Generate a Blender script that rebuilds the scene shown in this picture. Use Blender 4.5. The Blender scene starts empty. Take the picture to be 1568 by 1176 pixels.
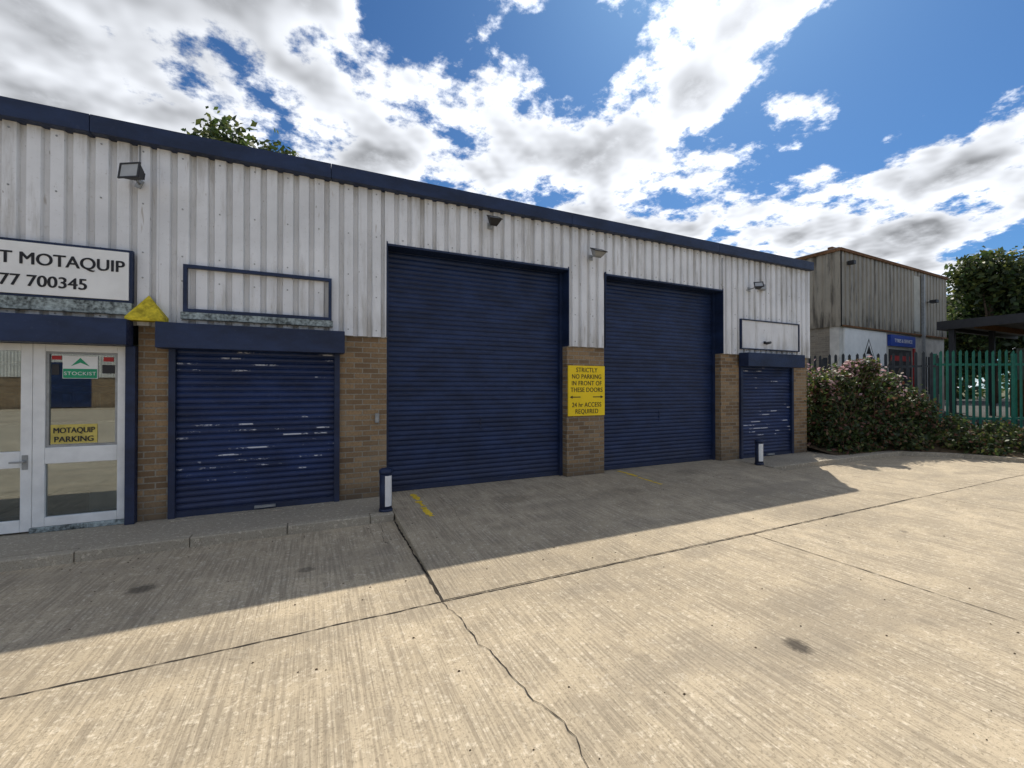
import bpy, bmesh, math, random
import numpy as np
from mathutils import Vector, Matrix
random.seed(7); rng=np.random.default_rng(7)
S=bpy.context.scene
S.view_settings.view_transform='Standard'; S.view_settings.look='None'; S.view_settings.exposure=0
R=math.radians
# ------------------------------------------------------------------ node helpers
class G:
    def __init__(s,nt): s.nt=nt
    def n(s,t,props=None,**inp):
        nd=s.nt.nodes.new(t)
        for k,v in (props or {}).items(): setattr(nd,k,v)
        for k,v in inp.items():
            key=int(k[1:]) if k[0]=='i' and k[1:].isdigit() else k.replace('_',' ')
            if isinstance(v,bpy.types.NodeSocket): s.nt.links.new(v,nd.inputs[key])
            else: nd.inputs[key].default_value=v
        return nd
    def m(s,op,a,b=None,c=None,clamp=False):
        kw={'i0':a}
        if b is not None: kw['i1']=b
        if c is not None: kw['i2']=c
        return s.n('ShaderNodeMath',{'operation':op,'use_clamp':clamp},**kw).outputs[0]
    def vm(s,op,a,b):
        nd=s.n('ShaderNodeVectorMath',{'operation':op},i0=a,i1=b)
        return nd.outputs['Value'] if op=='DOT_PRODUCT' else nd.outputs[0]
    def mix(s,f,a,b,mode='MIX'):
        nd=s.nt.nodes.new('ShaderNodeMix'); nd.data_type='RGBA'; nd.blend_type=mode
        for i,v in ((0,f),(6,a),(7,b)):
            if isinstance(v,bpy.types.NodeSocket): s.nt.links.new(v,nd.inputs[i])
            else: nd.inputs[i].default_value=v if i==0 else c4(v)
        return nd.outputs[2]
    def noise(s,vec,scale,detail=4,rough=.55,dist=0):
        return s.n('ShaderNodeTexNoise',None,Vector=vec,Scale=scale,Detail=detail,Roughness=rough,Distortion=dist).outputs[0]
    def ss(s,v,a,b,lo=0,hi=1):
        nd=s.n('ShaderNodeMapRange',{'interpolation_type':'SMOOTHSTEP'},Value=v)
        nd.inputs[1].default_value=a; nd.inputs[2].default_value=b; nd.inputs[3].default_value=lo; nd.inputs[4].default_value=hi
        return nd.outputs[0]
    def comb(s,x,y,z): return s.n('ShaderNodeCombineXYZ',None,X=x,Y=y,Z=z).outputs[0]
def c4(c): return (c[0],c[1],c[2],1.0) if len(c)==3 else c
def newmat(name,rough=.7,spec=.3):
    m=bpy.data.materials.new(name); m.use_nodes=True
    g=G(m.node_tree); b=m.node_tree.nodes['Principled BSDF']
    b.inputs['Roughness'].default_value=rough; b.inputs['Specular IOR Level'].default_value=spec
    return m,g,b
def obj(g): return g.n('ShaderNodeTexCoord').outputs['Object']
def sepv(g,v):
    s=g.n('ShaderNodeSeparateXYZ',None,i0=v); return s.outputs[0],s.outputs[1],s.outputs[2]
def lk(g,a,b): g.nt.links.new(a,b)
def bump(g,b,h,strength=.3,dist=.01):
    n=g.n('ShaderNodeBump',None,Strength=strength,Distance=dist,Height=h); lk(g,n.outputs[0],b.inputs['Normal'])
def simple(name,col,rough=.6,spec=.3,var=.25,scale=8,metal=0,bs=.1):
    m,g,b=newmat(name,rough,spec); co=obj(g)
    n=g.noise(co,scale,4,.6)
    n2=g.noise(co,scale*.13,2)
    f=g.m('ADD',g.m('MULTIPLY',n,.6),g.m('MULTIPLY',n2,.4))
    c=g.mix(g.ss(f,.3,.7),[x*(1-var) for x in col],[min(1,x*(1+var)) for x in col])
    lk(g,c,b.inputs['Base Color']); b.inputs['Metallic'].default_value=metal
    if bs>.2: bump(g,b,n,bs,.004)
    return m
# ------------------------------------------------------------------ materials
def mat_concrete(name,base=(.49,.405,.285),groove=True,stains=(),dark=1.0):
    m,g,b=newmat(name,.85,.22); co=obj(g); x,y,z=sepv(g,co)
    big=g.noise(co,.45,3,.6); mid=g.noise(co,3.2,4,.65); fine=g.noise(co,75,2,.7); fl=g.noise(co,24,4,.7)
    base=[v*dark for v in base]
    c=g.mix(g.ss(big,.3,.7),[v*.84 for v in base],[v*1.12 for v in base])
    c=g.mix(g.m('MULTIPLY',g.ss(mid,.35,.7),.5),c,(.36*dark,.31*dark,.235*dark))
    c=g.mix(g.m('MULTIPLY',g.ss(fl,.54,.64),.6),c,(.70*dark,.61*dark,.47*dark))
    c=g.mix(g.m('MULTIPLY',g.ss(fine,.5,.70),.6),c,(.17,.14,.095))
    if groove:
        gv=g.comb(g.m('MULTIPLY',x,48),g.m('MULTIPLY',y,1.6),0.0)
        gr=g.noise(gv,1.0,2,.6)
        gm=g.m('MULTIPLY',g.ss(gr,.58,.40),g.ss(mid,.33,.58,.25,1))
        c=g.mix(g.m('MULTIPLY',gm,.52),c,(.21*dark,.17*dark,.12*dark))
    bl=g.noise(g.comb(g.m('MULTIPLY',x,.5),g.m('MULTIPLY',y,1.3),3.0),1.1,3,.6)
    c=g.mix(g.m('MULTIPLY',g.ss(bl,.50,.68),.34),c,(.21*dark,.18*dark,.14*dark))
    nd=g.m('MULTIPLY',g.m('SUBTRACT',g.m('ADD',g.m('MULTIPLY',fl,.5),g.m('MULTIPLY',mid,.5)),.5),1.6) if stains else None
    for (sx,sy,rx,ry,st) in stains:
        dx=g.m('DIVIDE',g.m('SUBTRACT',x,sx),rx); dy=g.m('DIVIDE',g.m('SUBTRACT',y,sy),ry)
        d=g.m('SQRT',g.m('ADD',g.m('MULTIPLY',dx,dx),g.m('MULTIPLY',dy,dy)))
        d=g.m('ADD',d,nd)
        c=g.mix(g.m('MULTIPLY',g.ss(d,1.15,.45),st),c,(.06,.05,.04))
    lk(g,c,b.inputs['Base Color'])
    h=g.m('ADD',g.m('MULTIPLY',fine,.35),g.m('MULTIPLY',fl,.5))
    if groove: h=g.m('ADD',h,g.m('MULTIPLY',gr,1.3))
    bump(g,b,h,.7,.007)
    return m
M_yard=mat_concrete('yard_concrete',stains=[(2.885,1.745,.09,.11,.9),(-1.31,4.57,.12,.10,.7),(-.06,4.41,.09,.07,.55),(3.9,4.7,.3,.1,.3),(6.3,2.6,.05,.05,.5)])
M_ramp=mat_concrete('ramp_concrete',groove=True,dark=.95,stains=[(2.6,5.6,.35,.25,.3),(6.4,5.9,.5,.25,.25),(4.3,5.3,.6,.2,.2)])
M_pave=mat_concrete('pavement_concrete',base=(.34,.30,.235),groove=False)
M_kerb=mat_concrete('kerb_concrete',base=(.38,.335,.26),groove=False)
M_joint=simple('joint_tar',(.05,.042,.034),.9,.1)
def mat_clad(name,base,dirt_and_shade=(.22,.2,.16),amt=.5,rust=True,z0=2.3,z1=4.5):
    m,g,b=newmat(name,.5,.3); co=obj(g); x,y,z=sepv(g,co)
    st=g.noise(g.comb(g.m('MULTIPLY',x,6),g.m('MULTIPLY',y,6),g.m('MULTIPLY',z,.7)),1.0,5,.68)
    bl=g.noise(co,1.3,4,.6); f=g.noise(co,32,2)
    c=g.mix(g.ss(bl,.3,.7),[v*.88 for v in base],[min(v*1.06,.9) for v in base])
    low=g.m('ADD',g.ss(z,z0+.8,z0-.05,0,.11),g.ss(z,z1-.45,z1,0,.09))
    c=g.mix(g.m('MULTIPLY',g.ss(g.m('ADD',st,low),.50,.77),amt),c,dirt_and_shade)
    if rust:
        rs=g.noise(g.comb(g.m('MULTIPLY',x,14),g.m('MULTIPLY',y,14),g.m('MULTIPLY',z,1.8)),1.0,3,.6)
        c=g.mix(g.m('MULTIPLY',g.ss(rs,.67,.75),.5),c,(.22,.15,.085))
        rs2=g.noise(g.comb(g.m('MULTIPLY',x,20),g.m('MULTIPLY',y,20),g.m('MULTIPLY',z,7)),1.0,2,.6)
        c=g.mix(g.m('MULTIPLY',g.ss(rs2,.71,.75),.6),c,(.18,.15,.12))
        c=g.mix(g.m('MULTIPLY',g.ss(y,6.415,6.44),.22),c,dirt_and_shade)  # rib valleys tinted darker, shade put into the colour for rib contrast
    c=g.mix(g.m('MULTIPLY',g.ss(f,.60,.72),.2),c,dirt_and_shade)
    lk(g,c,b.inputs['Base Color']); bump(g,b,bl,.2,.03)
    return m
M_clad=mat_clad('wall_cladding_white',(.72,.735,.755),dirt_and_shade=(.31,.29,.25),amt=.62)
M_clad2=mat_clad('old_cladding_grey',(.29,.26,.205),dirt_and_shade=(.06,.053,.042),amt=1.0,rust=False,z0=3.8,z1=6.5)
def mat_brick(name,c1=(.33,.225,.125),c2=(.16,.105,.062),mortar=(.29,.265,.215)):
    m,g,b=newmat(name,.9,.15); co=obj(g); x,y,z=sepv(g,co)
    v=g.comb(g.m('ADD',x,y),z,0.0)
    bt=g.nt.nodes.new('ShaderNodeTexBrick'); lk(g,v,bt.inputs['Vector'])
    bt.offset=.5
    for k,val in (('Color1',c4(c1)),('Color2',c4(c2)),('Mortar',c4(mortar)),('Scale',1.0),('Mortar Size',.008),('Mortar Smooth',.15),('Bias',-.1),('Brick Width',.225),('Row Height',.075)):
        bt.inputs[k].default_value=val
    n=g.noise(co,45,4,.7); n2=g.noise(co,1.6,3)
    c=g.mix(g.m('MULTIPLY',g.ss(n,.4,.7),.4),bt.outputs[0],(.11,.08,.055))
    c=g.mix(g.m('MULTIPLY',g.ss(n2,.45,.75),.25),c,(.36,.30,.21))
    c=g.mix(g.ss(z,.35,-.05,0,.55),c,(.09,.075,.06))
    lk(g,c,b.inputs['Base Color'])
    h=g.m('ADD',g.m('MULTIPLY',g.m('SUBTRACT',1.0,bt.outputs['Fac']),1.0),g.m('MULTIPLY',n,.35))
    bump(g,b,h,.8,.010)
    return m
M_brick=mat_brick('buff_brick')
def mat_blue(name,base=(.022,.042,.125),rough=.42,peel=False,pitch=.077,dust=.3):
    m,g,b=newmat(name,rough,.35); co=obj(g); x,y,z=sepv(g,co)
    n=g.noise(g.comb(g.m('MULTIPLY',x,1.3),y,g.m('MULTIPLY',z,3)),1.2,5,.65)
    c=g.mix(g.ss(n,.3,.75),[v*.65 for v in base],[v*1.4 for v in base])
    n2=g.noise(co,25,4,.7)
    c=g.mix(g.m('MULTIPLY',g.ss(n2,.55,.8),dust),c,(.09,.11,.16))
    dz=g.ss(z,.6,0,0,.28); c=g.mix(dz,c,(.06,.065,.09))
    if peel:
        row=g.m('FLOOR',g.m('DIVIDE',z,pitch)); fr=g.m('FRACT',g.m('DIVIDE',z,pitch))
        pn=g.noise(g.comb(g.m('MULTIPLY',x,2.0),g.m('MULTIPLY',row,7.31),0.0),1.0,4,.62)
        hf=g.noise(g.comb(g.m('MULTIPLY',x,26),g.m('MULTIPLY',z,80),0.0),1.0,3,.6)
        crest=g.m('MULTIPLY',g.ss(fr,.42,.52),g.ss(fr,.74,.64))
        zb=g.m('ADD',g.m('MULTIPLY',g.ss(z,.25,.6),g.ss(z,1.5,1.1)),g.m('MULTIPLY',g.ss(z,1.45,1.85),.75))
        thr=g.m('SUBTRACT',.70,g.m('MULTIPLY',zb,.16))
        mk=g.ss(g.m('SUBTRACT',g.m('ADD',pn,g.m('MULTIPLY',g.m('SUBTRACT',hf,.5),.3)),thr),0,.06)
        c=g.mix(g.m('MULTIPLY',g.m('MULTIPLY',mk,crest),.9),c,(.60,.62,.67))
        c=g.mix(g.m('MULTIPLY',g.ss(hf,.64,.78),.3),c,(.20,.24,.34))
    lk(g,c,b.inputs['Base Color']); lk(g,g.ss(n2,.3,.8,rough-.08,rough+.25),b.inputs['Roughness'])
    return m
M_blue=mat_blue('blue_paint',(.0105,.022,.062))
M_shut=mat_blue('blue_shutter_paint',(.0118,.026,.078),.42,dust=.15)
M_shutp=mat_blue('blue_shutter_paint_peeling',(.0115,.026,.088),.36,True)
M_white=simple('white_frame_paint',(.75,.76,.75),.4,.4,.1,6)
M_signw=simple('sign_white',(.76,.77,.76),.5,.3,.07,5)
M_black=simple('black_lettering',(.015,.015,.018),.5,.3,.1)
M_yel=simple('yellow_sign_face',(.90,.64,.015),.5,.3,.06,3)
M_yfade=simple('faded_yellow_card',(.55,.45,.12),.6,.2,.2,9)
M_ypaint=simple('yellow_line_paint',(.72,.50,.05),.8,.2,.3,40)
M_yold=simple('yellow_weathered_paint',(.50,.40,.03),.7,.2,.55,18)
M_green=simple('green_sticker',(.02,.30,.15),.5,.3,.1)
M_galv=simple('galvanised_grey',(.30,.31,.31),.5,.4,.2,14,.3)
M_dark=simple('dark_plastic',(.03,.03,.033),.5,.3,.2)
M_lampg=simple('lamp_lens',(.35,.36,.36),.25,.5,.1)
M_room=simple('interior_wall',(.25,.25,.24),.8,.2,.2,3)
M_rot=simple('flaking_timber',(.24,.28,.28),.9,.1,.9,28)
M_rust=simple('rusty_edge',(.16,.085,.045),.9,.1,.4,10)
M_roof=simple('roof_sheet',(.2,.2,.2),.8,.2,.2,4)
M_soil=simple('soil',(.11,.08,.05),.95,.1,.5,6,bs=.6)
M_asph=simple('asphalt',(.06,.06,.058),.9,.2,.25,3,bs=.4)
M_grass=simple('far_ground',(.10,.10,.06),.95,.1,.4,.6)
M_paintw=simple('white_painted_block',(.55,.54,.50),.8,.2,.2,3)
M_bsign=simple('blue_sign_face',(.02,.06,.32),.4,.3,.15)
M_red=simple('red_panel',(.40,.03,.03),.5,.3,.2)
M_fgreen=simple('green_fence_paint',(.010,.13,.09),.5,.35,.3,6)
M_fdark=simple('dark_fence_steel',(.035,.042,.05),.6,.3,.3,6)
M_bark=simple('bark',(.09,.065,.045),.9,.1,.4,12,bs=.6)
M_refl=simple('reflective_white_band',(.78,.78,.76),.35,.4,.08)
def mat_glass():
    m=bpy.data.materials.new('window_glass'); m.use_nodes=True; g=G(m.node_tree); m.node_tree.nodes.clear()
    o=g.n('ShaderNodeOutputMaterial'); fr=g.n('ShaderNodeFresnel',None,IOR=1.6).outputs[0]
    t=g.n('ShaderNodeBsdfTransparent',None,Color=(.62,.68,.67,1)).outputs[0]
    gl=g.n('ShaderNodeBsdfGlossy',None,Color=(.88,.95,1,1),Roughness=.015).outputs[0]
    mx=g.n('ShaderNodeMixShader',None,i0=g.m('ADD',g.m('MULTIPLY',fr,1.1),.17,clamp=True),i1=t,i2=gl)
    lk(g,mx.outputs[0],o.inputs[0]); return m
M_glass=mat_glass()
def mat_leaf():
    m=bpy.data.materials.new('foliage'); m.use_nodes=True; g=G(m.node_tree); m.node_tree.nodes.clear()
    o=g.n('ShaderNodeOutputMaterial'); a=g.n('ShaderNodeAttribute',{'attribute_name':'Col'}).outputs[0]
    d=g.n('ShaderNodeBsdfPrincipled',None,Base_Color=a,Roughness=.55)
    t=g.n('ShaderNodeBsdfTranslucent',None,Color=a).outputs[0]
    mx=g.n('ShaderNodeMixShader',None,i0=.42,i1=d.outputs[0],i2=t); lk(g,mx.outputs[0],o.inputs[0]); return m
M_leaf=mat_leaf()
# ------------------------------------------------------------------ mesh helpers
def empty(name,loc=(0,0,0),rz=0):
    e=bpy.data.objects.new(name,None); e.location=loc; e.rotation_euler=(0,0,rz); e.empty_display_size=.2
    S.collection.objects.link(e); return e
def mesh(name,v,f,mat,parent=None,smooth=False):
    me=bpy.data.meshes.new(name); me.from_pydata([tuple(p) for p in v],[],f); me.update()
    if mat: me.materials.append(mat)
    if smooth: me.polygons.foreach_set('use_smooth',[True]*len(me.polygons))
    o=bpy.data.objects.new(name,me); S.collection.objects.link(o)
    if parent: o.parent=parent
    return o
def boxes(name,L,mat,parent=None,bev=0,rot=None,loc=None):
    v=[];f=[]
    for (x0,x1,y0,y1,z0,z1) in L:
        k=len(v); v+=[(x0,y0,z0),(x1,y0,z0),(x1,y1,z0),(x0,y1,z0),(x0,y0,z1),(x1,y0,z1),(x1,y1,z1),(x0,y1,z1)]
        f+=[(k,k+3,k+2,k+1),(k+4,k+5,k+6,k+7),(k,k+1,k+5,k+4),(k+1,k+2,k+6,k+5),(k+2,k+3,k+7,k+6),(k+3,k,k+4,k+7)]
    o=mesh(name,v,f,mat,parent)
    if bev:
        m=o.modifiers.new('b','BEVEL'); m.width=bev; m.segments=2
    if rot: o.rotation_euler=rot
    if loc: o.location=loc
    return o
def corr_profile(x0,x1,yc,depth,P=.19,a=.112,b=.128,c=.172):
    pts=[]; k=math.floor(x0/P)-1
    while k*P<x1+P:
        for u,d in ((0,0),(a,0),(b,1),(c,1)): pts.append((k*P+u,yc+depth*d))
        k+=1
    out=[]
    def at(x):
        for (p,q) in zip(pts,pts[1:]):
            if p[0]<=x<=q[0]: return q[1] if q[0]==p[0] else p[1]+(q[1]-p[1])*(x-p[0])/(q[0]-p[0])
    out.append((x0,at(x0))); out+=[p for p in pts if x0<p[0]<x1]; out.append((x1,at(x1)))
    return out
def cladding(name,x0,x1,z0,z1,yc,mat,parent,depth=.042,**k):
    pr=corr_profile(x0,x1,yc,depth,**k); v=[];f=[]
    for i,(x,y) in enumerate(pr):
        v+=[(x,y,z0),(x,y,z1)]
        if i: f.append((2*i-2,2*i,2*i+1,2*i-1))
    return mesh(name,v,f,mat,parent)
def shutter(name,x0,x1,z0,z1,y,pitch,depth,mat,parent):
    prof=[(0,.95),(.06,1),(.12,.55),(.25,.15),(.42,0),(.62,0),(.8,.2),(.93,.7)]
    v=[];f=[];n=0;z=z0
    k0=math.floor(z0/pitch)
    pts=[]
    k=k0
    while k*pitch<z1:
        j=random.uniform(-.0015,.0015)
        for u,d in prof:
            zz=(k+u)*pitch
            if z0<=zz<=z1: pts.append((zz,y+depth*d+j))
        k+=1
    for i,(zz,yy) in enumerate(pts):
        v+=[(x0,yy,zz),(x1,yy,zz)]
        if i: f.append((2*i-2,2*i-1,2*i+1,2*i))
    return mesh(name,v,f,mat,parent,True)
def text(name,s,x,y,z,size,mat,parent,align='CENTER',sx=1.0,ext=.002,bold=0,sp=1.0):
    for k,dx in enumerate([0] if not bold else [-bold,0,bold]):
        c=bpy.data.curves.new(name,'FONT'); c.body=s; c.size=size; c.align_x=align; c.extrude=ext; c.space_character=sp
        c.materials.append(mat); o=bpy.data.objects.new(name,c); o.location=(x+dx,y-.0006*k,z+dx*.3); o.rotation_euler=(R(90),0,0); o.scale=(sx,1,1)
        S.collection.objects.link(o); o.parent=parent
    return o
def ring_tube(pts,rad,n=8):
    v=[];f=[]
    for i,(p,r) in enumerate(zip(pts,rad)):
        p=Vector(p); a=Vector(pts[min(i+1,len(pts)-1)])-Vector(pts[max(i-1,0)]); a.normalize()
        u=a.orthogonal().normalized(); w=a.cross(u)
        for j in range(n):
            t=2*math.pi*j/n; v.append(p+(u*math.cos(t)+w*math.sin(t))*r)
        if i:
            for j in range(n):
                k=(i-1)*n; f.append((k+j,k+(j+1)%n,k+n+(j+1)%n,k+n+j))
    return v,f
def tubes(name,L,mat,parent,n=8):
    V=[];F=[]
    for pts,rad in L:
        v,f=ring_tube(pts,rad,n); k=len(V); V+=v; F+=[tuple(i+k for i in q) for q in f]
        F.append(tuple(range(k,k+n))[::-1]); F.append(tuple(range(k+len(v)-n,k+len(v))))
    return mesh(name,V,F,mat,parent,True)
def leaves(name,lobes,n,size,cols,parent=None,shell=.55,zmin=None,up=.3):
    w=np.array([l[6] for l in lobes],float); w/=w.sum(); idx=rng.choice(len(lobes),n,p=w)
    L=np.array([l[:6] for l in lobes])[idx]
    d=rng.normal(size=(n,3)); d/=np.linalg.norm(d,axis=1)[:,None]
    rr=shell+(1-shell)*rng.random(n)**.7; rr*=1+rng.normal(0,.07,n)
    ph=rng.random(3)*6
    cl=np.sin(d[:,0]*7+ph[0]+idx)*np.sin(d[:,1]*7+ph[1])*np.sin(d[:,2]*7+ph[2]+idx*2)
    rr*=1+.25*cl
    P=L[:,:3]+d*L[:,3:]*rr[:,None]
    keep=np.ones(n,bool)
    if zmin is not None: keep=P[:,2]>zmin
    P=P[keep]; d=d[keep]; cl=cl[keep]; rr=rr[keep]; n=len(P)
    nr=rng.normal(size=(n,3))+d*.8+np.array([0,0,up]); nr/=np.linalg.norm(nr,axis=1)[:,None]
    t=np.cross(nr,rng.normal(size=(n,3))); t/=np.linalg.norm(t,axis=1)[:,None]; b=np.cross(nr,t)
    s=(size*(.6+.8*rng.random(n)))[:,None]
    V=np.stack([P-t*s,P+b*s*.55+nr*s*.12,P+t*s,P-b*s*.55+nr*s*.12],1).reshape(-1,3)
    F=np.arange(n*4).reshape(-1,4)
    me=bpy.data.meshes.new(name); me.vertices.add(n*4); me.vertices.foreach_set('co',V.ravel())
    me.loops.add(n*4); me.loops.foreach_set('vertex_index',F.ravel()); me.polygons.add(n)
    me.polygons.foreach_set('loop_start',np.arange(0,n*4,4)); me.polygons.foreach_set('loop_total',np.full(n,4))
    me.update(calc_edges=True)
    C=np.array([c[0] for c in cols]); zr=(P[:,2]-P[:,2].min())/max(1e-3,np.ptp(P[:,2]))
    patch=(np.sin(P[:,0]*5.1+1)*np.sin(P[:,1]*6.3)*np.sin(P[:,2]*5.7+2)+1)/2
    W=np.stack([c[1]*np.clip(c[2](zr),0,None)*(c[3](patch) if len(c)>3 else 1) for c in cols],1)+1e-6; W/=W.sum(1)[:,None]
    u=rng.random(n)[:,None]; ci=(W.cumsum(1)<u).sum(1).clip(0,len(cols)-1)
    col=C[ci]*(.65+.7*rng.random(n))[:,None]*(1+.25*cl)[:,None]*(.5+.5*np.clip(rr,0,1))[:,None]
    rgba=np.concatenate([col,np.ones((n,1))],1).repeat(4,0)
    at=me.color_attributes.new('Col','FLOAT_COLOR','POINT'); at.data.foreach_set('color',rgba.ravel())
    me.materials.append(M_leaf); o=bpy.data.objects.new(name,me); S.collection.objects.link(o)
    if parent: o.parent=parent
    return o
# ================================================================== GROUND
mesh('ground',[(-600,-600,-.108),(600,-600,-.108),(600,600,-.108),(-600,600,-.108)],[(0,1,2,3)],M_grass)
mesh('concrete_yard',[(-40,-40,-.1),(17,-40,-.1),(17,6.6,-.1),(-40,6.6,-.1)],[(0,1,2,3)],M_yard)
XL=-14.0; XR=11.06; YF=6.457
yr0,yr1=3.31,6.9
def rz(y): 
    t=(6.3-y)/(6.3-yr0); t=max(0,min(1,t)); return 0-.094*t
ys=[yr0,3.6,4.2,4.8,5.4,6.0,6.3,yr1]; v=[];f=[]
for i,y in enumerate(ys):
    v+=[(.94,y,rz(y)),(8.35,y,rz(y)),(.94,y,-.101),(8.35,y,-.101)]
    if i:
        k=4*i-4; f+=[(k,k+1,k+5,k+4),(k,k+4,k+6,k+2),(k+1,k+3,k+7,k+5)]
f.append((0,2,3,1))
mesh('loading_ramp',v,f,M_ramp)
def ribbon(name,pts,w,z,mat,jit=.0,parent=None):
    P=[]
    for a,b in zip(pts,pts[1:]):
        L=math.dist(a,b); n=max(1,int(L/.05)) if jit else 1
        for i in range(n):
            t=i/n; P.append((a[0]+(b[0]-a[0])*t,a[1]+(b[1]-a[1])*t))
    P.append(pts[-1]); v=[];f=[];o=0
    for i,p in enumerate(P):
        q=P[min(i+1,len(P)-1)]; r=P[max(i-1,0)]; dx,dy=q[0]-r[0],q[1]-r[1]; l=math.hypot(dx,dy) or 1
        o=o*.8+random.gauss(0,jit); ww=w*(.4+1.1*random.random()) if jit else w
        cx,cy=p[0]-dy/l*o,p[1]+dx/l*o; zz=z(cx,cy) if callable(z) else z
        v+=[(cx+dy/l*ww/2,cy-dx/l*ww/2,zz),(cx-dy/l*ww/2,cy+dx/l*ww/2,zz)]
        if i: f.append((2*i-2,2*i,2*i+1,2*i-1))
    return mesh(name,v,f,mat,parent)
J=empty('slab_joints')
zj=-.0962
ribbon('joint',[(-40,3.29),(17,3.29)],.010,zj,M_joint,.0018,J)
ribbon('joint',[(4.6,3.28),(4.66,1.2),(4.75,-6),(4.8,-20)],.009,zj,M_joint,.0018,J)
ribbon('joint',[(.925,5.5),(.925,3.3)],.018,zj,M_joint,.003,J)
ribbon('joint',[(8.7,3.28),(8.8,-20)],.008,zj,M_joint,.001,J)
ribbon('joint',[(-40,-1.2),(17,-1.2)],.009,zj,M_joint,.001,J)
ribbon('joint',[(-3.8,5.5),(-3.8,3.3)],.009,zj,M_joint,.001,J)
ribbon('joint',[(8.4,5.4),(8.4,3.3)],.008,zj,M_joint,.001,J)
ribbon('crack',[(.92,3.28),(.97,3.0),(1.005,2.6),(1.06,2.2),(1.13,1.85),(1.12,1.5),(1.2,1.0),(1.1,.3),(1.25,-1.2)],.0055,zj+.0005,M_joint,.010,J)
ribbon('crack',[(1.62,6.3),(1.7,5.6),(1.64,4.9)],.0035,lambda x,y: rz(y)+.003,M_joint,.008,J)
ribbon('crack',[(.75,5.45),(.70,5.1),(.74,4.75)],.0035,zj,M_joint,.006,J)
zl=lambda x,y: rz(y)+.004
YL=empty('yellow_line_marking')
for (a,b) in ((6.40,6.05),(6.0,5.75),(5.70,5.30)): ribbon('dash',[(1.33,a),(1.35,b)],.075,zl,M_ypaint,.002,YL)
for (a,b) in ((6.5,6.0),(5.93,5.6),(5.57,5.4)): ribbon('dash',[(5.26,a),(5.28,b)],.07,zl,M_ypaint,.002,YL)
boxes('pavement',[(XL,.938,5.66,6.7,-.1,0.0)],M_pave,None)
K=empty('kerb'); L=[]; x=XL
while x<.9:
    x1=min(x+.915,.93); dz=random.uniform(-.004,.004); L.append((x,x1-.006,5.53+random.uniform(-.004,.004),5.655,-.12,.002+dz)); x+=.915
boxes('kerb_stones',L,M_kerb,K,.012)
boxes('pavement',[(8.36,13.3,5.64,8.6,-.1,0.0)],M_pave,None)
K2=empty('kerb'); L=[]; x=8.36
while x<13.2:
    L.append((x,x+.909,5.51,5.635,-.12,.004)); x+=.915
boxes('kerb_stones',L,M_kerb,K2,.012)
# ================================================================== MAIN BUILDING
B=empty('industrial_unit_building')
piers=[(-1.90,-1.60),(.323,.966),(4.087,4.902),(8.02,8.60),(10.47,XR),(XL,-5.6)]
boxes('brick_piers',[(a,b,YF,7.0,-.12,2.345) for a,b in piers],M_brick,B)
boxes('side_wall_brick',[(XR-.25,XR-.002,7.0,22,-.12,2.345)],M_brick,B)
ZT=4.50
cols=[(XL,.966),(4.087,4.902),(8.02,XR)]
for a,b in cols: cladding('wall_cladding',a,b,2.33,ZT,6.405,M_clad,B)
for a,b in [(.966,4.087),(4.902,8.02)]: cladding('wall_cladding',a,b,3.70,ZT,6.405,M_clad,B)
boxes('wall_core',[(a+.005,b-.005,6.452,6.95,2.35,4.5) for a,b in cols]+[(a-.002,b+.002,6.453,6.95,3.72,4.5) for a,b in [(.966,4.087),(4.902,8.02)]],M_dark,B)
pr=corr_profile(6.42,22,0,.032); v=[];f=[]
for i,(y,d) in enumerate(pr):
    v+=[(XR+.03-d,y,2.33),(XR+.03-d,y,4.55)]
    if i: f.append((2*i-2,2*i,2*i+1,2*i-1))
mesh('side_cladding',v,f,M_clad,B)
boxes('corner_flashing',[(XR-.03,XR+.036,6.392,6.50,2.32,4.47)],M_clad,B)
boxes('panel_lap_flashing',[(a,a+.02,6.398,6.404,2.34,4.47) for a in (-1.72,.96-.03,8.06)],M_clad,B)
boxes('roof_fascia',[(XL,-7.0,6.30,6.46,4.47,4.67),(-6.996,-2.3,6.30,6.46,4.47,4.67),(-2.296,.2,6.30,6.46,4.47,4.67),(.204,4.1,6.30,6.46,4.47,4.67),(4.104,7.8,6.30,6.46,4.47,4.67),(7.804,XR+.06,6.30,6.46,4.47,4.67),(XR+.0,XR+.062,6.462,22,4.47,4.67)],M_blue,B,.006)
mesh('roof',[(XL,6.4,4.64),(XR+.04,6.4,4.64),(XR+.04,14.5,5.5),(XL,14.5,5.5),(XR+.04,22,4.64),(XL,22,4.64)],[(0,1,2,3),(3,2,4,5)],M_roof,B)
boxes('rear_wall',[(XL,XR-.26,21.8,22,-.1,4.6)],M_clad,B); boxes('end_wall',[(XL-.2,XL-.002,6.46,22,-.1,4.6)],M_clad,B)
mesh('gable_infill',[(XR-.1,6.5,4.6),(XR-.1,22,4.6),(XR-.1,14.5,5.49),(XL+.1,6.5,4.6),(XL+.1,22,4.6),(XL+.1,14.5,5.49)],[(0,1,2),(3,5,4)],M_clad,B)
YD=6.687
L=[]
for a,b in [(.966,4.087),(4.902,8.02)]:
    L+=[(a-.012,a+.004,6.392,YD,2.335,3.74),(b-.004,b+.012,6.392,YD,2.335,3.74),(a+.004,b-.004,6.388,YD-.01,3.678,3.708)]
boxes('door_flashing',L,M_blue,B)
boxes('door_guides',[(a,b,6.60,6.75,0.0,3.7) for a,b in [(.966,1.02),(4.03,4.087),(4.902,4.955),(7.965,8.02)]],M_blue,B)
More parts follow.
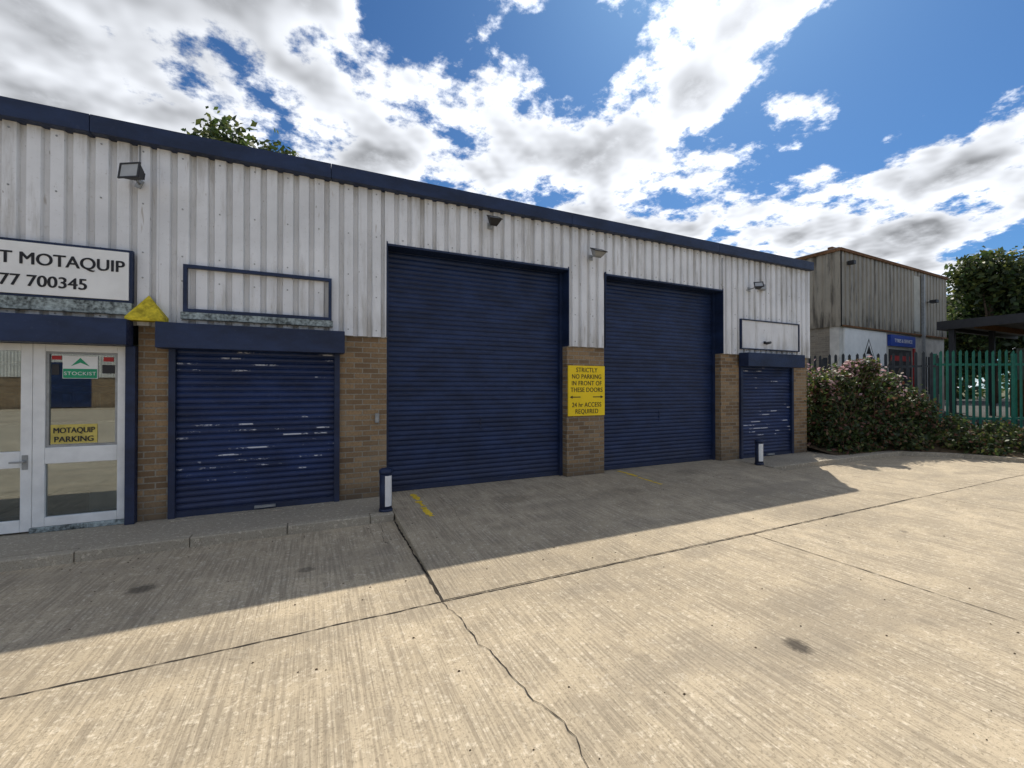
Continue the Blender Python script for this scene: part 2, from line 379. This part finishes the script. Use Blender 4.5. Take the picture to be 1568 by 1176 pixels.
for a,b in [(1.02,4.03),(4.955,7.965)]:
    shutter('roller_shutter',a,b,.05,3.70,YD-.02,.0765,.015,M_shut,B)
    boxes('shutter_bottom_rail',[(a,b,YD-.035,YD,.004,.07)],M_blue,B)
    boxes('shutter_joint_strip',[((a+b)/2-.01,(a+b)/2+.01,YD-.026,YD-.018,.9,1.12)],M_blue,B)
for a,b in [(-1.60,.323),(8.60,10.47)]:
    boxes('shutter_guides',[(a,a+.07,6.40,6.56,-.0,2.1),(b-.07,b,6.40,6.56,-.0,2.1)],M_blue,B,.004)
    shutter('small_roller_shutter',a+.07,b-.07,.05,2.08,6.455,.077,.02,M_shutp,B)
    boxes('shutter_bottom_rail',[(a+.07,b-.07,6.435,6.48,.002,.075)],M_blue,B)
    boxes('shutter_lock',[(a+.9,a+1.14,6.40,6.436,.03,.06)],M_galv,B)
    boxes('shutter_housing',[(a-.07,b+.05,6.17,6.403,2.06,2.36)],M_blue,B,.008)
    boxes('infill',[(a+.01,b-.01,6.57,6.6,0,2.3)],M_dark,B)
    boxes('step_slab',[(a-.02,b+.02,6.30,6.45,-.02,.006)],M_pave,B)
boxes('entrance_shutter_housing',[(-5.6,-1.93,6.19,6.403,2.08,2.375)],M_blue,B,.008)
def frame(name,x0,x1,z0,z1,w,y0,y1,mat):
    return boxes(name,[(x0,x1,y0,y1,z1-w,z1),(x0,x1,y0,y1,z0,z0+w),(x0,x0+w,y0,y1,z0+w,z1-w),(x1-w,x1,y0,y1,z0+w,z1-w)],mat)
F1=empty('blank_sign_frame'); o=frame('frame_bars',-1.45,.213,2.52,3.10,.04,6.35,6.41,M_blue); o.parent=F1
boxes('timber_ledge',[(-1.47,.23,6.33,6.41,2.43,2.515)],M_rot,F1,.005)
F2=empty('blank_sign_frame'); o=frame('frame_bars',8.55,10.62,2.45,3.12,.022,6.35,6.41,M_blue); o.parent=F2
boxes('panel',[(8.575,10.595,6.375,6.40,2.475,3.095)],M_clad,F2)
v=[];f=[]
for (x0,x1) in [(XL,XR)]:
    k=math.floor(x0/.19)
    while k*.19<x1:
        for zz in (4.40,3.78,3.2,2.9,2.42):
            xx=k*.19+.05
            if (.95<xx<4.1 or 4.9<xx<8.05) and zz<3.75: continue
            if xx<x0+.1 or xx>x1-.1 or k%2: continue
            q=len(v); r=.010
            v+=[(xx+r*math.cos(t),6.399,zz+r*math.sin(t)) for t in (0,1.05,2.1,3.14,4.19,5.24)]; f.append(tuple(range(q,q+6)))
            v+=[(xx+r*math.cos(t),6.4055,zz+r*math.sin(t)) for t in (0,1.05,2.1,3.14,4.19,5.24)]
            for j in range(6): f.append((q+j,q+(j+1)%6,q+6+(j+1)%6,q+6+j))
        k+=1
mesh('cladding_screws',v,f,M_galv,B)
mesh('yellow_cap',[(-1.97,6.26,2.375),(-1.60,6.26,2.375),(-1.60,6.41,2.375),(-1.97,6.41,2.375),(-1.97,6.26,2.41),(-1.60,6.26,2.41),(-1.785,6.385,2.69),(-1.785,6.41,2.69),(-1.60,6.41,2.43),(-1.97,6.41,2.43)],
 [(0,1,5,4),(4,5,6),(5,8,7,6),(4,6,7,9),(1,2,8,5),(0,4,9,3),(0,3,2,1)],M_yold,B)
boxes('entrance_post',[(-1.995,-1.903,6.37,6.52,0,2.08)],M_blue,B,.004)
boxes('lock_box',[(.80,.86,6.42,6.457,1.08,1.22)],M_galv,B,.01)
W=empty('entrance_shopfront'); W.parent=B
yw0,yw1=6.44,6.50
fr=[(-2.80,-2.70,yw0,yw1,.06,2.08),(-2.085,-1.998,yw0,yw1,.06,2.08),(-2.70,-2.085,yw0,yw1,2.0,2.08),(-2.70,-2.085,yw0,yw1,.75,.93),(-2.70,-2.085,yw0,yw1,.06,.16)]
boxes('window_frame',fr,M_white,W,.006)
fi=[(-2.70,-2.675,6.455,6.49,.93,2.0),(-2.11,-2.085,6.455,6.49,.93,2.0),(-2.675,-2.11,6.455,6.49,1.975,2.0),(-2.675,-2.11,6.455,6.49,.93,.955)]
boxes('window_bead',fi,M_galv,W)
boxes('window_glass',[(-2.70,-2.085,6.474,6.478,.16,2.0)],M_glass,W)
boxes('rotten_sill',[(-2.82,-1.998,6.43,6.51,.0,.058)],M_rot,W,.006)
dr=[(-2.90,-2.806,yw0+.01,yw1,.02,2.08),(-3.78,-3.70,yw0+.01,yw1,.02,2.08),(-3.70,-2.90,yw0+.01,yw1,2.0,2.08),(-3.70,-2.90,yw0+.01,yw1,.72,.90),(-3.70,-2.90,yw0+.01,yw1,.02,.15)]
boxes('door_frame',dr,M_white,W,.006)
boxes('door_glass',[(-3.70,-2.90,6.474,6.478,.15,2.0)],M_glass,W)
boxes('door_handle',[(-2.87,-2.85,6.39,6.45,.78,.80),(-2.96,-2.85,6.385,6.40,.78,.80),(-2.885,-2.835,6.443,6.45,.70,.86)],M_galv,W,.004)
fr=[(-5.58,-5.48,yw0,yw1,.06,2.08),(-3.86,-3.786,yw0,yw1,.06,2.08),(-5.48,-3.86,yw0,yw1,2.0,2.08),(-5.48,-3.86,yw0,yw1,.75,.93),(-5.48,-3.86,yw0,yw1,.06,.16)]
boxes('window_frame',fr,M_white,W,.006); boxes('window_glass',[(-5.48,-3.86,6.474,6.478,.16,2.0)],M_glass,W)
boxes('room',[(-5.6,-1.91,10.2,10.3,0,2.5),(-5.6,-5.5,6.6,10.2,0,2.5),(-1.99,-1.89,7.0,10.2,0,2.5),(-5.6,-1.91,6.55,10.3,2.4,2.5)],M_room,W)
boxes('room_floor',[(-5.6,-1.91,6.52,10.2,-.05,.02)],M_dark,W)
boxes('counter',[(-5.0,-2.3,8.6,9.1,.02,1.05),(-2.6,-2.15,7.2,7.6,.02,.55)],M_white,W)
boxes('shelving',[(-5.0,-2.2,9.8,10.1,1.2+.4*i,1.23+.4*i) for i in range(3)]+[(-4.8+.35*i,-4.6+.35*i,9.82,10.08,1.23,1.5) for i in range(7)],M_rust,W)
PS=empty('window_poster'); PS.parent=W
boxes('poster_back',[(-2.57,-2.27,6.468,6.473,1.70,1.955)],M_signw,PS)
boxes('poster_green',[(-2.565,-2.275,6.465,6.4675,1.705,1.81)],M_green,PS)
text('poster_text','STOCKIST',-2.42,6.463,1.738,.056,M_signw,PS,ext=.001,sp=1.1)
mesh('poster_mark',[(-2.50,6.466,1.84),(-2.42,6.466,1.935),(-2.34,6.466,1.84),(-2.42,6.466,1.88)],[(0,1,2,3)],M_green,PS)
PP=empty('parking_poster'); PP.parent=W
boxes('poster_board',[(-2.665,-2.27,6.468,6.473,.965,1.18)],M_yfade,PP)
text('poster_text','MOTAQUIP',-2.467,6.465,1.085,.088,M_dark,PP,sx=.78,ext=.001,bold=.002); text('poster_text','PARKING',-2.467,6.465,.985,.088,M_dark,PP,sx=.92,ext=.001,bold=.002)
boxes('sticker',[(-2.66,-2.58,6.468,6.473,1.91,1.955),(-2.22,-2.13,6.468,6.473,1.90,1.95)],M_red,PP)
boxes('notice',[(-2.66,-2.60,6.468,6.473,1.74,1.86),(-2.23,-2.12,6.468,6.473,1.76,1.86)],M_dark,PP)
SG=empty('shop_name_sign')
boxes('sign_border',[(-6.2,-1.925,6.34,6.40,2.58,3.19)],M_blue,SG)
boxes('sign_board',[(-6.17,-1.955,6.325,6.345,2.605,3.16)],M_signw,SG)
boxes('rotten_strip',[(-6.2,-1.93,6.33,6.395,2.44,2.577)],M_rot,SG,.004)
text('sign_text','DIRECT MOTAQUIP',-1.99,6.323,2.925,.185,M_black,SG,'RIGHT',.92,bold=.004)
text('sign_text','01277 700345',-2.31,6.323,2.69,.175,M_black,SG,'RIGHT',.95,bold=.004)
NP=empty('no_parking_sign'); sx=4.497
boxes('sign_plate',[(4.10,4.895,6.43,6.452,1.085,1.99)],M_yel,NP)
for s,z in (('STRICTLY',1.875),('NO PARKING',1.755),('IN FRONT OF',1.635),('THESE DOORS',1.515),('24 hr ACCESS',1.245),('REQUIRED',1.125)):
    text('sign_text',s,sx,6.4285,z,.116,M_black,NP,sx=.88,ext=.001,sp=1.06,bold=.001)
def arrow(x0,x1):
    d=1 if x1>x0 else -1
    mesh('arrow',[(x0,6.427,1.415),(x1-d*.06,6.427,1.415),(x1-d*.06,6.427,1.395),(x1,6.427,1.423),(x1-d*.06,6.427,1.451),(x1-d*.06,6.427,1.431),(x0,6.427,1.431)],[(0,1,2,3,4,5,6)],M_black,NP)
arrow(4.36,4.13); arrow(4.63,4.86)
def flood(x,z,tilt=35,yaw=0,s=.2,arm=.16,mat=None):
    e=empty('floodlight',(x,6.40,z))
    mat=mat or M_galv
    boxes('wall_plate',[(-.04,.04,-.015,.0,-.05,.05)],M_galv,e,.003)
    tubes('arm',[([(0,-.01,0),(0,-arm*.6,.01),(0,-arm,.03)],[.012,.012,.012])],M_galv,e)
    h=empty('head',(0,-arm-.03,.04),R(yaw)); h.parent=e; h.rotation_euler=(R(-tilt),0,R(yaw))
    w=s/2; v=[(-w,-.03,-w*.7),(w,-.03,-w*.7),(w,-.03,w*.7),(-w,-.03,w*.7),(-w*.6,.07,-w*.4),(w*.6,.07,-w*.4),(w*.6,.07,w*.4),(-w*.6,.07,w*.4)]
    mesh('housing',v,[(0,1,5,4),(1,2,6,5),(2,3,7,6),(3,0,4,7),(4,5,6,7)],mat,h)
    boxes('bezel',[(-w-.01,w+.01,-.045,-.03,w*.7-.005,w*.7+.012),(-w-.01,w+.01,-.045,-.03,-w*.7-.012,-w*.7+.005),(-w-.01,-w+.008,-.045,-.03,-w*.7+.005,w*.7-.005),(w-.008,w+.01,-.045,-.03,-w*.7+.005,w*.7-.005)],M_dark,h)
    boxes('lamp_glass',[(-w+.008,w-.008,-.038,-.032,-w*.7+.006,w*.7-.006)],M_lampg,h)
    boxes('fins',[(-w*.5+i*w*.2,-w*.5+i*w*.2+.006,.07,.09,-w*.35,w*.35) for i in range(6)],mat,h)
    return e
fl0=flood(-1.88,4.0,8,-30,.23,.2,M_dark); fl0.children[-1].rotation_euler=(R(-8),R(22),R(-30))
flood(2.58,4.22,60,0,.2,.16,M_dark); flood(4.56,3.96,62,0,.24,.2); flood(8.86,3.80,30,-40,.17,.2,M_dark)
JB=empty('junction_box'); boxes('box',[(9.15,9.38,6.34,6.40,3.82,3.96)],M_galv,JB,.01); boxes('lid',[(9.17,9.36,6.33,6.34,3.835,3.945)],M_galv,JB,.004)
CC=empty('security_camera',(9.35,6.37,2.62)); boxes('mount',[(-.03,.03,-.02,0,-.03,.03)],M_dark,CC); tubes('body',[([(0,-.02,0),(0,-.08,.0)],[.012,.012]),([(-.09,-.11,-.03),(.07,-.09,.0)],[.03,.03])],M_dark,CC)
tubes('conduit',[([(8.0,6.395,4.4),(8.0,6.395,3.72)],[.008,.008]),([(9.28,6.395,3.95),(9.28,6.395,4.46)],[.007,.007]),([(-1.88,6.395,4.05),(-1.88,6.395,4.46)],[.006,.006])],M_galv,B)
def bollard(x,y,z,h,a0,a1):
    e=empty('bollard',(x,y,z)); r=.078
    tubes('post',[([(0,0,-.05),(0,0,h-.06)],[r,r]),([(0,0,0),(0,0,.03)],[r+.012,r+.006]),([(0,0,h-.065),(0,0,h-.05),(0,0,h-.015),(0,0,h)],[r+.006,r+.008,r+.004,r*.72])],M_blue,e,20)
    v=[];f=[];n=14
    for i in range(n+1):
        t=R(a0+(a1-a0)*i/n)
        v+=[((r+.003)*math.cos(t),(r+.003)*math.sin(t),.07),((r+.003)*math.cos(t),(r+.003)*math.sin(t),h-.09)]
        if i: f.append((2*i-2,2*i,2*i+1,2*i-1))
    mesh('reflective_band',v,f,M_refl,e,True)
bollard(.846,5.70,0,.55,-105,-35); bollard(8.40,5.85,0,.52,-150,-80)
# ================================================================== RIGHT: bed, fence, neighbours
bd=[(11.1,5.72),(13.25,5.66),(14.2,4.7),(14.5,3.8),(15.2,0),(16.5,-8)]
fn=[(11.1,8.9),(13.7,7.45),(15.4,5.6),(17.3,4.65),(21.5,2.6),(26,-1)]
def lerp(a,b,t): return tuple(p+(q-p)*t for p,q in zip(a,b))
v=[];f=[];NS=8
B1=[];F1_=[]
for i in range(len(bd)-1):
    for k in range(NS): B1.append(lerp(bd[i],bd[i+1],k/NS)); F1_.append(lerp(fn[i],fn[i+1],k/NS))
B1.append(bd[-1]);F1_.append(fn[-1]); C=9
for i,(a,b_) in enumerate(zip(B1,F1_)):
    for j in range(C):
        t=j/(C-1)*1.08; p=lerp(a,b_,t); v.append((p[0],p[1],-.02+.5*min(1,t)**.8+random.uniform(-.02,.02)*(j>0)))
        if i and j: q=i*C+j; f.append((q-C-1,q-C,q,q-1))
mesh('planting_bed',v,f,M_soil,None,True)
v=[(p[0],p[1],.46) for p in F1_]+[(70,-1,.46),(70,40,.46),(11.1,40,.46)]
mesh('service_road',v,[tuple(range(len(v)))[::-1]],M_asph)
K3=empty('kerb'); L=[]
for a,b_ in zip(bd[1:-1],bd[2:]):
    n=max(1,round(math.dist(a,b_)/.915)); ang=math.atan2(b_[1]-a[1],b_[0]-a[0])
    for i in range(n):
        p=lerp(a,b_,(i+.5)/n); l=math.dist(a,b_)/n/2-.004
        o=boxes('kerb_stone',[(-l,l,-.06,.06,-.12,.0)],M_kerb,K3,.012); o.location=(p[0],p[1],0); o.rotation_euler=(0,0,ang)
FE=empty('palisade_fence')
def pales(name,a,b_,zb,zt,sp,w,mat,railmat):
    L=math.dist(a,b_); n=int(L/sp); dx,dy=(b_[0]-a[0])/L,(b_[1]-a[1])/L; nx,ny=dy,-dx; v=[];f=[]
    for i in range(n):
        cx,cy=a[0]+dx*sp*(i+.5),a[1]+dy*sp*(i+.5); k=len(v); jt=random.uniform(-.015,.015); ln=random.uniform(-.012,.012)
        for u,o in ((-.5,0),(-.2,.012),(0,0),(.2,.012),(.5,0)):
            top=zt-abs(u)*w*1.5
            v+=[(cx+dx*u*w+nx*o,cy+dy*u*w+ny*o,zb+.05),(cx+dx*(u*w+ln)+nx*o,cy+dy*(u*w+ln)+ny*o,top+jt)]
        for j in range(4): f.append((k+2*j,k+2*j+2,k+2*j+3,k+2*j+1))
    mesh(name,v,f,mat,FE)
    ang=math.atan2(dy,dx)
    for z in (zb+.35,zt-.4):
        o=boxes('rail',[(0,L,.012,.05,-.03,.03)],railmat,FE); o.location=(a[0],a[1],z); o.rotation_euler=(0,0,ang)
    m=max(1,round(L/2.75))
    for i in range(m+1):
        o=boxes('post',[(-.05,.05,.05,.12,-.2,zt-zb-.1)],railmat,FE); o.location=(a[0]+dx*L*i/m,a[1]+dy*L*i/m,zb); o.rotation_euler=(0,0,ang)
pales('pales_dark',(11.2,8.85),(13.7,7.45),.42,2.54,.155,.07,M_fdark,M_fdark)
pales('pales_dark',(13.7,7.45),(15.4,5.6),.45,2.58,.165,.07,M_fdark,M_fdark)
pales('pales_green',(15.4,5.6),(17.3,4.65),.40,2.62,.175,.08,M_fgreen,M_fgreen)
pales('pales_green',(17.3,4.65),(21.5,2.6),.40,2.62,.175,.08,M_fgreen,M_fgreen)
pales('pales_green',(21.5,2.6),(26,-1),.40,2.62,.175,.08,M_fgreen,M_fgreen)
NB=empty('neighbouring_warehouse',(16.8,8.7,0),R(2.3)); LX=8.75
boxes('lower_wall',[(0,LX,0,14,.3,3.80)],M_paintw,NB)
boxes('lower_return_brick',[(-.01,-.004,.3,14,.3,3.80)],mat_brick('grey_brick',(.26,.24,.2),(.19,.17,.14)),NB)
cladding('upper_cladding',0,LX,3.76,6.42,-.09,M_clad2,NB,depth=.035,P=.3,a=.16,b=.19,c=.27)
pr=corr_profile(-.0,14,0,.035,P=.3,a=.16,b=.19,c=.27); v=[];f=[]
for i,(y,d) in enumerate(pr):
    v+=[(-.09+d,y-.09,3.76),(-.09+d,y-.09,6.42)]
    if i: f.append((2*i-2,2*i,2*i+1,2*i-1))
mesh('side_cladding',v,f,M_clad2,NB)
boxes('upper_core',[(-.03,LX-.01,-.03,14,3.78,6.45)],M_dark,NB)
boxes('roof_edge',[(-.14,LX+.05,-.14,-.02,6.40,6.50),(-.14,-.02,-.02,14,6.40,6.50)],M_rust,NB)
boxes('roof_deck',[(-.02,LX,-.02,14,6.46,6.56)],M_roof,NB)
boxes('parapet',[(.2,LX-.1,.3,.45,6.56,6.70)],M_rust,NB)
boxes('pale_panel',[(5.55,6.1,-.10,-.094,3.9,6.2)],simple('pale_sheet',(.40,.39,.34),.7,.2,.15,3),NB)
boxes('pipe_band',[(0,LX,-.12,-.1,3.74,3.80)],M_rust,NB)
boxes('sign_panel',[(.25,3.3,-.05,-.002,2.2,3.72)],M_signw,NB)
def tri(y,s,mat,x=1.95,z=3.0):
    mesh('triangle_mark',[(x-s*.5,y,z-s*.4),(x+s*.5,y,z-s*.4),(x,y,z+s*.45)],[(0,1,2)],mat,NB)
tri(-.053,.95,M_black); tri(-.056,.76,M_signw); tri(-.059,.40,M_black)
boxes('blue_sign',[(3.5,5.6,-.12,-.004,3.22,3.66)],M_bsign,NB)
text('sign_text','TYRES & SERVICE',4.55,-.125,3.37,.2,M_signw,NB)
boxes('shop_window',[(3.6,5.5,-.03,-.004,.6,3.1)],M_dark,NB); boxes('red_panel',[(3.7,5.3,-.05,-.032,2.65,2.85),(5.65,5.8,-.05,-.004,1.0,3.2)],M_red,NB)
boxes('window',[(6.5,8.2,-.03,-.004,1.3,2.9)],M_dark,NB); boxes('window_bars',[(6.5+.42*i,6.53+.42*i,-.05,-.031,1.3,2.9) for i in range(5)],M_white,NB)
boxes('downpipe',[(6.2,6.3,-.2,-.1,.5,6.3)],M_galv,NB)
boxes('rear_extension',[(LX+.01,LX+2.4,1.0,9,.3,3.6)],M_paintw,NB); boxes('extension_roof',[(LX+.01,LX+2.5,.9,9,3.6,3.75)],M_roof,NB)
boxes('bulkhead_lamp',[(6.7,6.95,-.42,-.2,5.15,5.27),(6.8,6.84,-.2,-.05,5.2,5.23),(.35,.5,-.3,-.1,5.95,6.08)],M_dark,NB)
CN=empty('canopy_shelter')
boxes('roof_slab',[(21,28,-3,7.5,3.86,4.0)],M_roof,CN); boxes('edge_beam',[(20.95,21.1,-3,7.5,3.72,4.03),(20.95,28,7.502,7.62,3.72,4.03)],M_dark,CN)
boxes('posts',[(21.1,21.25,y,y+.15,.4,3.86) for y in (7.2,4.8,2.4,0,-2.5)]+[(24.5,24.65,y,y+.15,.4,3.86) for y in (7.2,4.8,2.4,0)],M_dark,CN)
boxes('joists',[(21.1,28,y,y+.08,3.68,3.86) for y in (6.6,5.4,4.2,3.0,1.8)],M_rust,CN)
boxes('back_wall',[(27.8,28,-3,7.5,.4,3.3)],simple('canopy_back',(.18,.2,.19),.8,.2,.3,2),CN)
boxes('stacked_crates',[(23.2,24.2,4.0,5.2,.46,1.6),(23.3,24.1,4.1,5.0,1.6,2.3),(24.9,26,5.8,6.9,.46,1.9)],M_rust,CN)
OW=empty('reflection_warehouse')  # unseen building behind the camera, added for the window glass to reflect
boxes('brick_base',[(-22,18,-33.5,-33,-.1,2.4)],M_brick,OW)
cladding('cladding',-22,18,2.4,5.2,-32.95,M_paintw,OW)
boxes('core',[(-22,18,-45,-33.0,2.4,5.3)],M_paintw,OW)
boxes('fascia',[(-22.1,18.1,-33.0,-32.8,5.2,5.5)],M_blue,OW)
boxes('doors',[(-20+i*6.2,-16.5+i*6.2,-33.0,-32.9,0,3.6) for i in range(6)],M_shut,OW)
# vegetation
gr=(.060,.095,.026); gd=(.030,.052,.017); yl=(.12,.14,.035); rd=(.16,.065,.045); pk=(.54,.34,.37); br=(.18,.11,.06)
one=lambda z:np.ones_like(z)
BU=empty('bramble_bush')
lb=[(11.75,6.75,.95,.72,.75,1.15,1),(12.5,6.55,1.0,.85,.7,1.05,1.2),(13.3,6.3,1.05,.85,.75,1.15,1.3),(13.2,7.1,1.2,1.0,.6,1.0,1),(14.0,6.0,.85,.75,.7,1.0,1),(12.3,6.05,.5,1.1,.35,.5,.7),(13.6,5.7,.45,.9,.35,.45,.6),(14.5,5.6,.8,.4,.4,.6,.4),(11.5,6.3,.6,.4,.35,.6,.4)]
for i in range(10): lb.append((random.uniform(11.6,14.3),random.uniform(5.9,6.7),random.uniform(1.5,2.1),random.uniform(.2,.35),.25,random.uniform(.18,.32),.16))
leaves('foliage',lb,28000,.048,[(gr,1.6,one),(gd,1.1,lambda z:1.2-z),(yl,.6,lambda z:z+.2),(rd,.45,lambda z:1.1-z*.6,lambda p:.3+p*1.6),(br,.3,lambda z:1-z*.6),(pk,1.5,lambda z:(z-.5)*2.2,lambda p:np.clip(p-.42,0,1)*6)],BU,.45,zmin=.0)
ST=[]
for i in range(60):
    a=random.uniform(11.5,14.4); y=random.uniform(5.9,7.0); h=random.uniform(.9,2.45); ddx=random.uniform(-.5,.5); ddy=random.uniform(-.6,.2)
    ST.append(([(a,y,.05),(a+ddx*.3,y+ddy*.2,h*.6),(a+ddx,y+ddy,h)],[.012,.008,.003]))
tubes('stems',ST,M_bark,BU,5)
WD=empty('weeds_ground_cover')
lw=[(14.7,4.9,.25,.7,.5,.30,1),(15.6,4.2,.25,.9,.5,.35,1),(16.6,3.3,.3,1.0,.6,.4,1),(15.1,3.2,.1,.7,.8,.22,.8),(17.6,2.2,.3,1.0,1.0,.4,.8),(15.7,1.8,.2,.8,1.0,.3,.8),(16.2,4.7,.4,.9,.35,.35,.6),(13.9,5.45,.2,.6,.3,.25,.6),(12.5,5.9,.1,1.3,.2,.15,.5),(15.2,5.2,.5,.6,.35,.4,.6),(14.6,4.45,.08,.4,.4,.15,.4)]
leaves('foliage',lw,14000,.05,[(gr,1,one),(yl,.8,one),(gd,.6,one),(br,.5,lambda z:1-z),(rd,.15,one)],WD,.3,zmin=-.03)
def tree(x,y,base,top,rad,n,size,seed,cap=2.5):
    random.seed(seed); e=empty('tree',(x,y,0)); H=top-base; cz=base+H*.62
    T=[([(0,0,base-.3),(.1,.05,base+H*.3),(.0,.1,base+H*.75)],[.05*H*.6,.035*H*.6,.01*H])]
    lob=[]
    for i in range(14):
        a=random.uniform(0,6.28); r=rad*random.uniform(.25,.72); zz=cz+random.uniform(-.30,.27)*H
        lob.append((r*math.cos(a),r*math.sin(a),zz,rad*random.uniform(.28,.45),rad*random.uniform(.28,.45),H*random.uniform(.10,.16),1))
        T.append(([(0,0,base+H*.3),(r*.5*math.cos(a),r*.5*math.sin(a),(base+H*.3+zz)/2+.3),(r*math.cos(a),r*math.sin(a),zz)],[.02*H*.5,.012*H*.5,.01]))
    lob.append((0,0,cz+H*.2,rad*.6,rad*.55,H*.18,cap))
    tubes('trunk_and_limbs',T,M_bark,e,7)
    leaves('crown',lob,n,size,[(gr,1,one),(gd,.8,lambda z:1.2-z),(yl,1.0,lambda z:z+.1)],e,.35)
    return e
tree(-2.7,18,-.1,11.0,2.3,11000,.12,3,5); tree(-1.3,18.4,-.1,10.9,2.0,11000,.12,8,5)
tree(44,13,.4,11.4,4.6,13000,.2,4); tree(50,17.5,.4,10.0,4.5,7000,.22,5); tree(41,17.5,.4,8.2,2.8,6000,.2,6); tree(37,7.5,.4,8.0,3.0,7000,.18,9)
HD=empty('distant_tree_line'); lob=[(60+random.uniform(-3,3),y,2.5,3.5,3.5,random.uniform(2.5,4.5),1) for y in range(-30,50,4)]+[(x,75+random.uniform(-3,3),2.5,4,4,random.uniform(2.5,4),1) for x in range(-60,60,6)]
leaves('foliage',lob,16000,.4,[(gr,1,one),(gd,1,one),(yl,.4,one)],HD,.5,zmin=0)
v=[];f=[]
for i in range(330):
    x=random.uniform(-4,9); y=random.uniform(.6,5.4) if i%3 else random.uniform(5.0,5.5); s=random.uniform(.003,.009); k=len(v); a=random.uniform(0,6.28)
    zb=-.098 if not(.94<x<8.35 and y>3.31) else rz(y)+.002
    v+=[(x+s*math.cos(a+t)*1.3,y+s*math.sin(a+t),zb) for t in (0,1.6,3.1,4.7)]+[(x,y,zb+s*.8)]
    f+=[(k,k+1,k+4),(k+1,k+2,k+4),(k+2,k+3,k+4),(k+3,k,k+4)]
mesh('gravel_litter',v,f,M_soil)
# ================================================================== CAMERA, SUN, SKY
cam=bpy.data.cameras.new('camera'); cam.lens=36*650/1568; cam.sensor_width=36; cam.clip_end=2000; cam.clip_start=.05
co=bpy.data.objects.new('camera',cam); co.location=(0,0,1.6); co.rotation_euler=(R(90.44),0,R(-24.97)); S.collection.objects.link(co); S.camera=co
AZ,EL=52.0,50.0
sd=Vector((math.sin(R(AZ))*math.cos(R(EL)),math.cos(R(AZ))*math.cos(R(EL)),math.sin(R(EL))))
sl=bpy.data.lights.new('sun','SUN'); sl.energy=5.0; sl.angle=R(.5); sl.color=(1,.93,.81)
so=bpy.data.objects.new('sun',sl); so.rotation_euler=sd.to_track_quat('Z','Y').to_euler(); S.collection.objects.link(so)
w=bpy.data.worlds.new('World'); S.world=w; w.use_nodes=True; g=G(w.node_tree); bg=w.node_tree.nodes['Background']
sky=g.n('ShaderNodeTexSky',{'sky_type':'NISHITA','sun_disc':False,'sun_elevation':R(EL),'sun_rotation':R(AZ),'altitude':50,'air_density':1.0,'dust_density':.6,'ozone_density':2.5})
d=g.n('ShaderNodeTexCoord').outputs['Generated']
x,y,z=sepv(g,d); zz=g.m('ADD',g.m('MAXIMUM',z,0.0),.20)
p=g.comb(g.m('DIVIDE',x,zz),g.m('DIVIDE',y,zz),0.0)
def dirv(az,el): return (math.sin(R(az))*math.cos(R(el)),math.cos(R(az))*math.cos(R(el)),math.sin(R(el)))
def gs(az,el,rad): 
    dt=g.vm('DOT_PRODUCT',d,dirv(az,el)); k=1/(1-math.cos(R(rad)))
    return g.m('EXPONENT',g.m('MULTIPLY',g.m('SUBTRACT',dt,1.0),k))
bias=0.026
tot=None
for az,el,rad,wt in [(-14,36,9,.15),(-25,29,8,.11),(-2,40,6,.09),(-7,31.5,3.2,-.15),(-13,30,2.5,-.12),(14,42,6,-.09),(24,41,6,-.10),(33,40,4,-.08),(26,30,8,.07),(9,30,6,.08),(39,27,8,.08),
    (51,35,5,.12),(57,37,4,.12),(66,31,7,-.13),(74,30,7,-.17),(69,24.5,5,-.11),(54,28.5,2.5,-.12),(75,21,4,.16),(68.5,17,6,.13),(60,17.5,6,.11),(63,22,2,-.10),(-21,25,6,.08),(0,26,7,.09)]:
    t=g.m('MULTIPLY',gs(az,el,rad),wt); tot=t if tot is None else g.m('ADD',tot,t)
n1=g.noise(p,4.2,8,.63)
n0=g.noise(p,4.2,3,.55)
n2=g.noise(g.vm('ADD',p,(sd.x*.06,sd.y*.06,0)),4.2,3,.55)
den=g.m('ADD',g.m('ADD',n1,tot),bias)
cov=g.ss(den,.485,.59)
core=g.ss(g.m('ADD',g.m('ADD',g.m('MULTIPLY',n1,.5),g.m('MULTIPLY',n0,.5)),g.m('ADD',tot,bias)),.55,.75)
lit=g.m('SUBTRACT',n0,n2)
br_=g.m('ADD',g.m('MULTIPLY',core,-.58),1.10)
br_=g.m('ADD',br_,g.m('MULTIPLY',lit,1.9))
br_=g.m('ADD',br_,g.m('MULTIPLY',g.m('SUBTRACT',n1,n0),2.0))
sunb=gs(AZ,EL,22)
br_=g.m('MAXIMUM',g.m('ADD',br_,g.m('MULTIPLY',sunb,.5)),.32)
dk=g.m('SUBTRACT',1.0,g.m('MULTIPLY',gs(-14,38,9),.32)); br_=g.m('MULTIPLY',br_,dk)
cc=g.n('ShaderNodeVectorMath',{'operation':'SCALE'},i0=(.95,.985,1.05)); lk(g,br_,cc.inputs['Scale'])
ss_=g.n('ShaderNodeVectorMath',{'operation':'MULTIPLY'},i0=sky.outputs[0],i1=(.036,.063,.090)).outputs[0]
fin=g.mix(cov,ss_,cc.outputs[0])
sc=g.n('ShaderNodeVectorMath',{'operation':'SCALE'},i0=fin); sc.inputs['Scale'].default_value=10.0
lk(g,sc.outputs[0],bg.inputs['Color']); bg.inputs['Strength'].default_value=.1
w.cycles.sampling_method='MANUAL'; w.cycles.sample_map_resolution=512
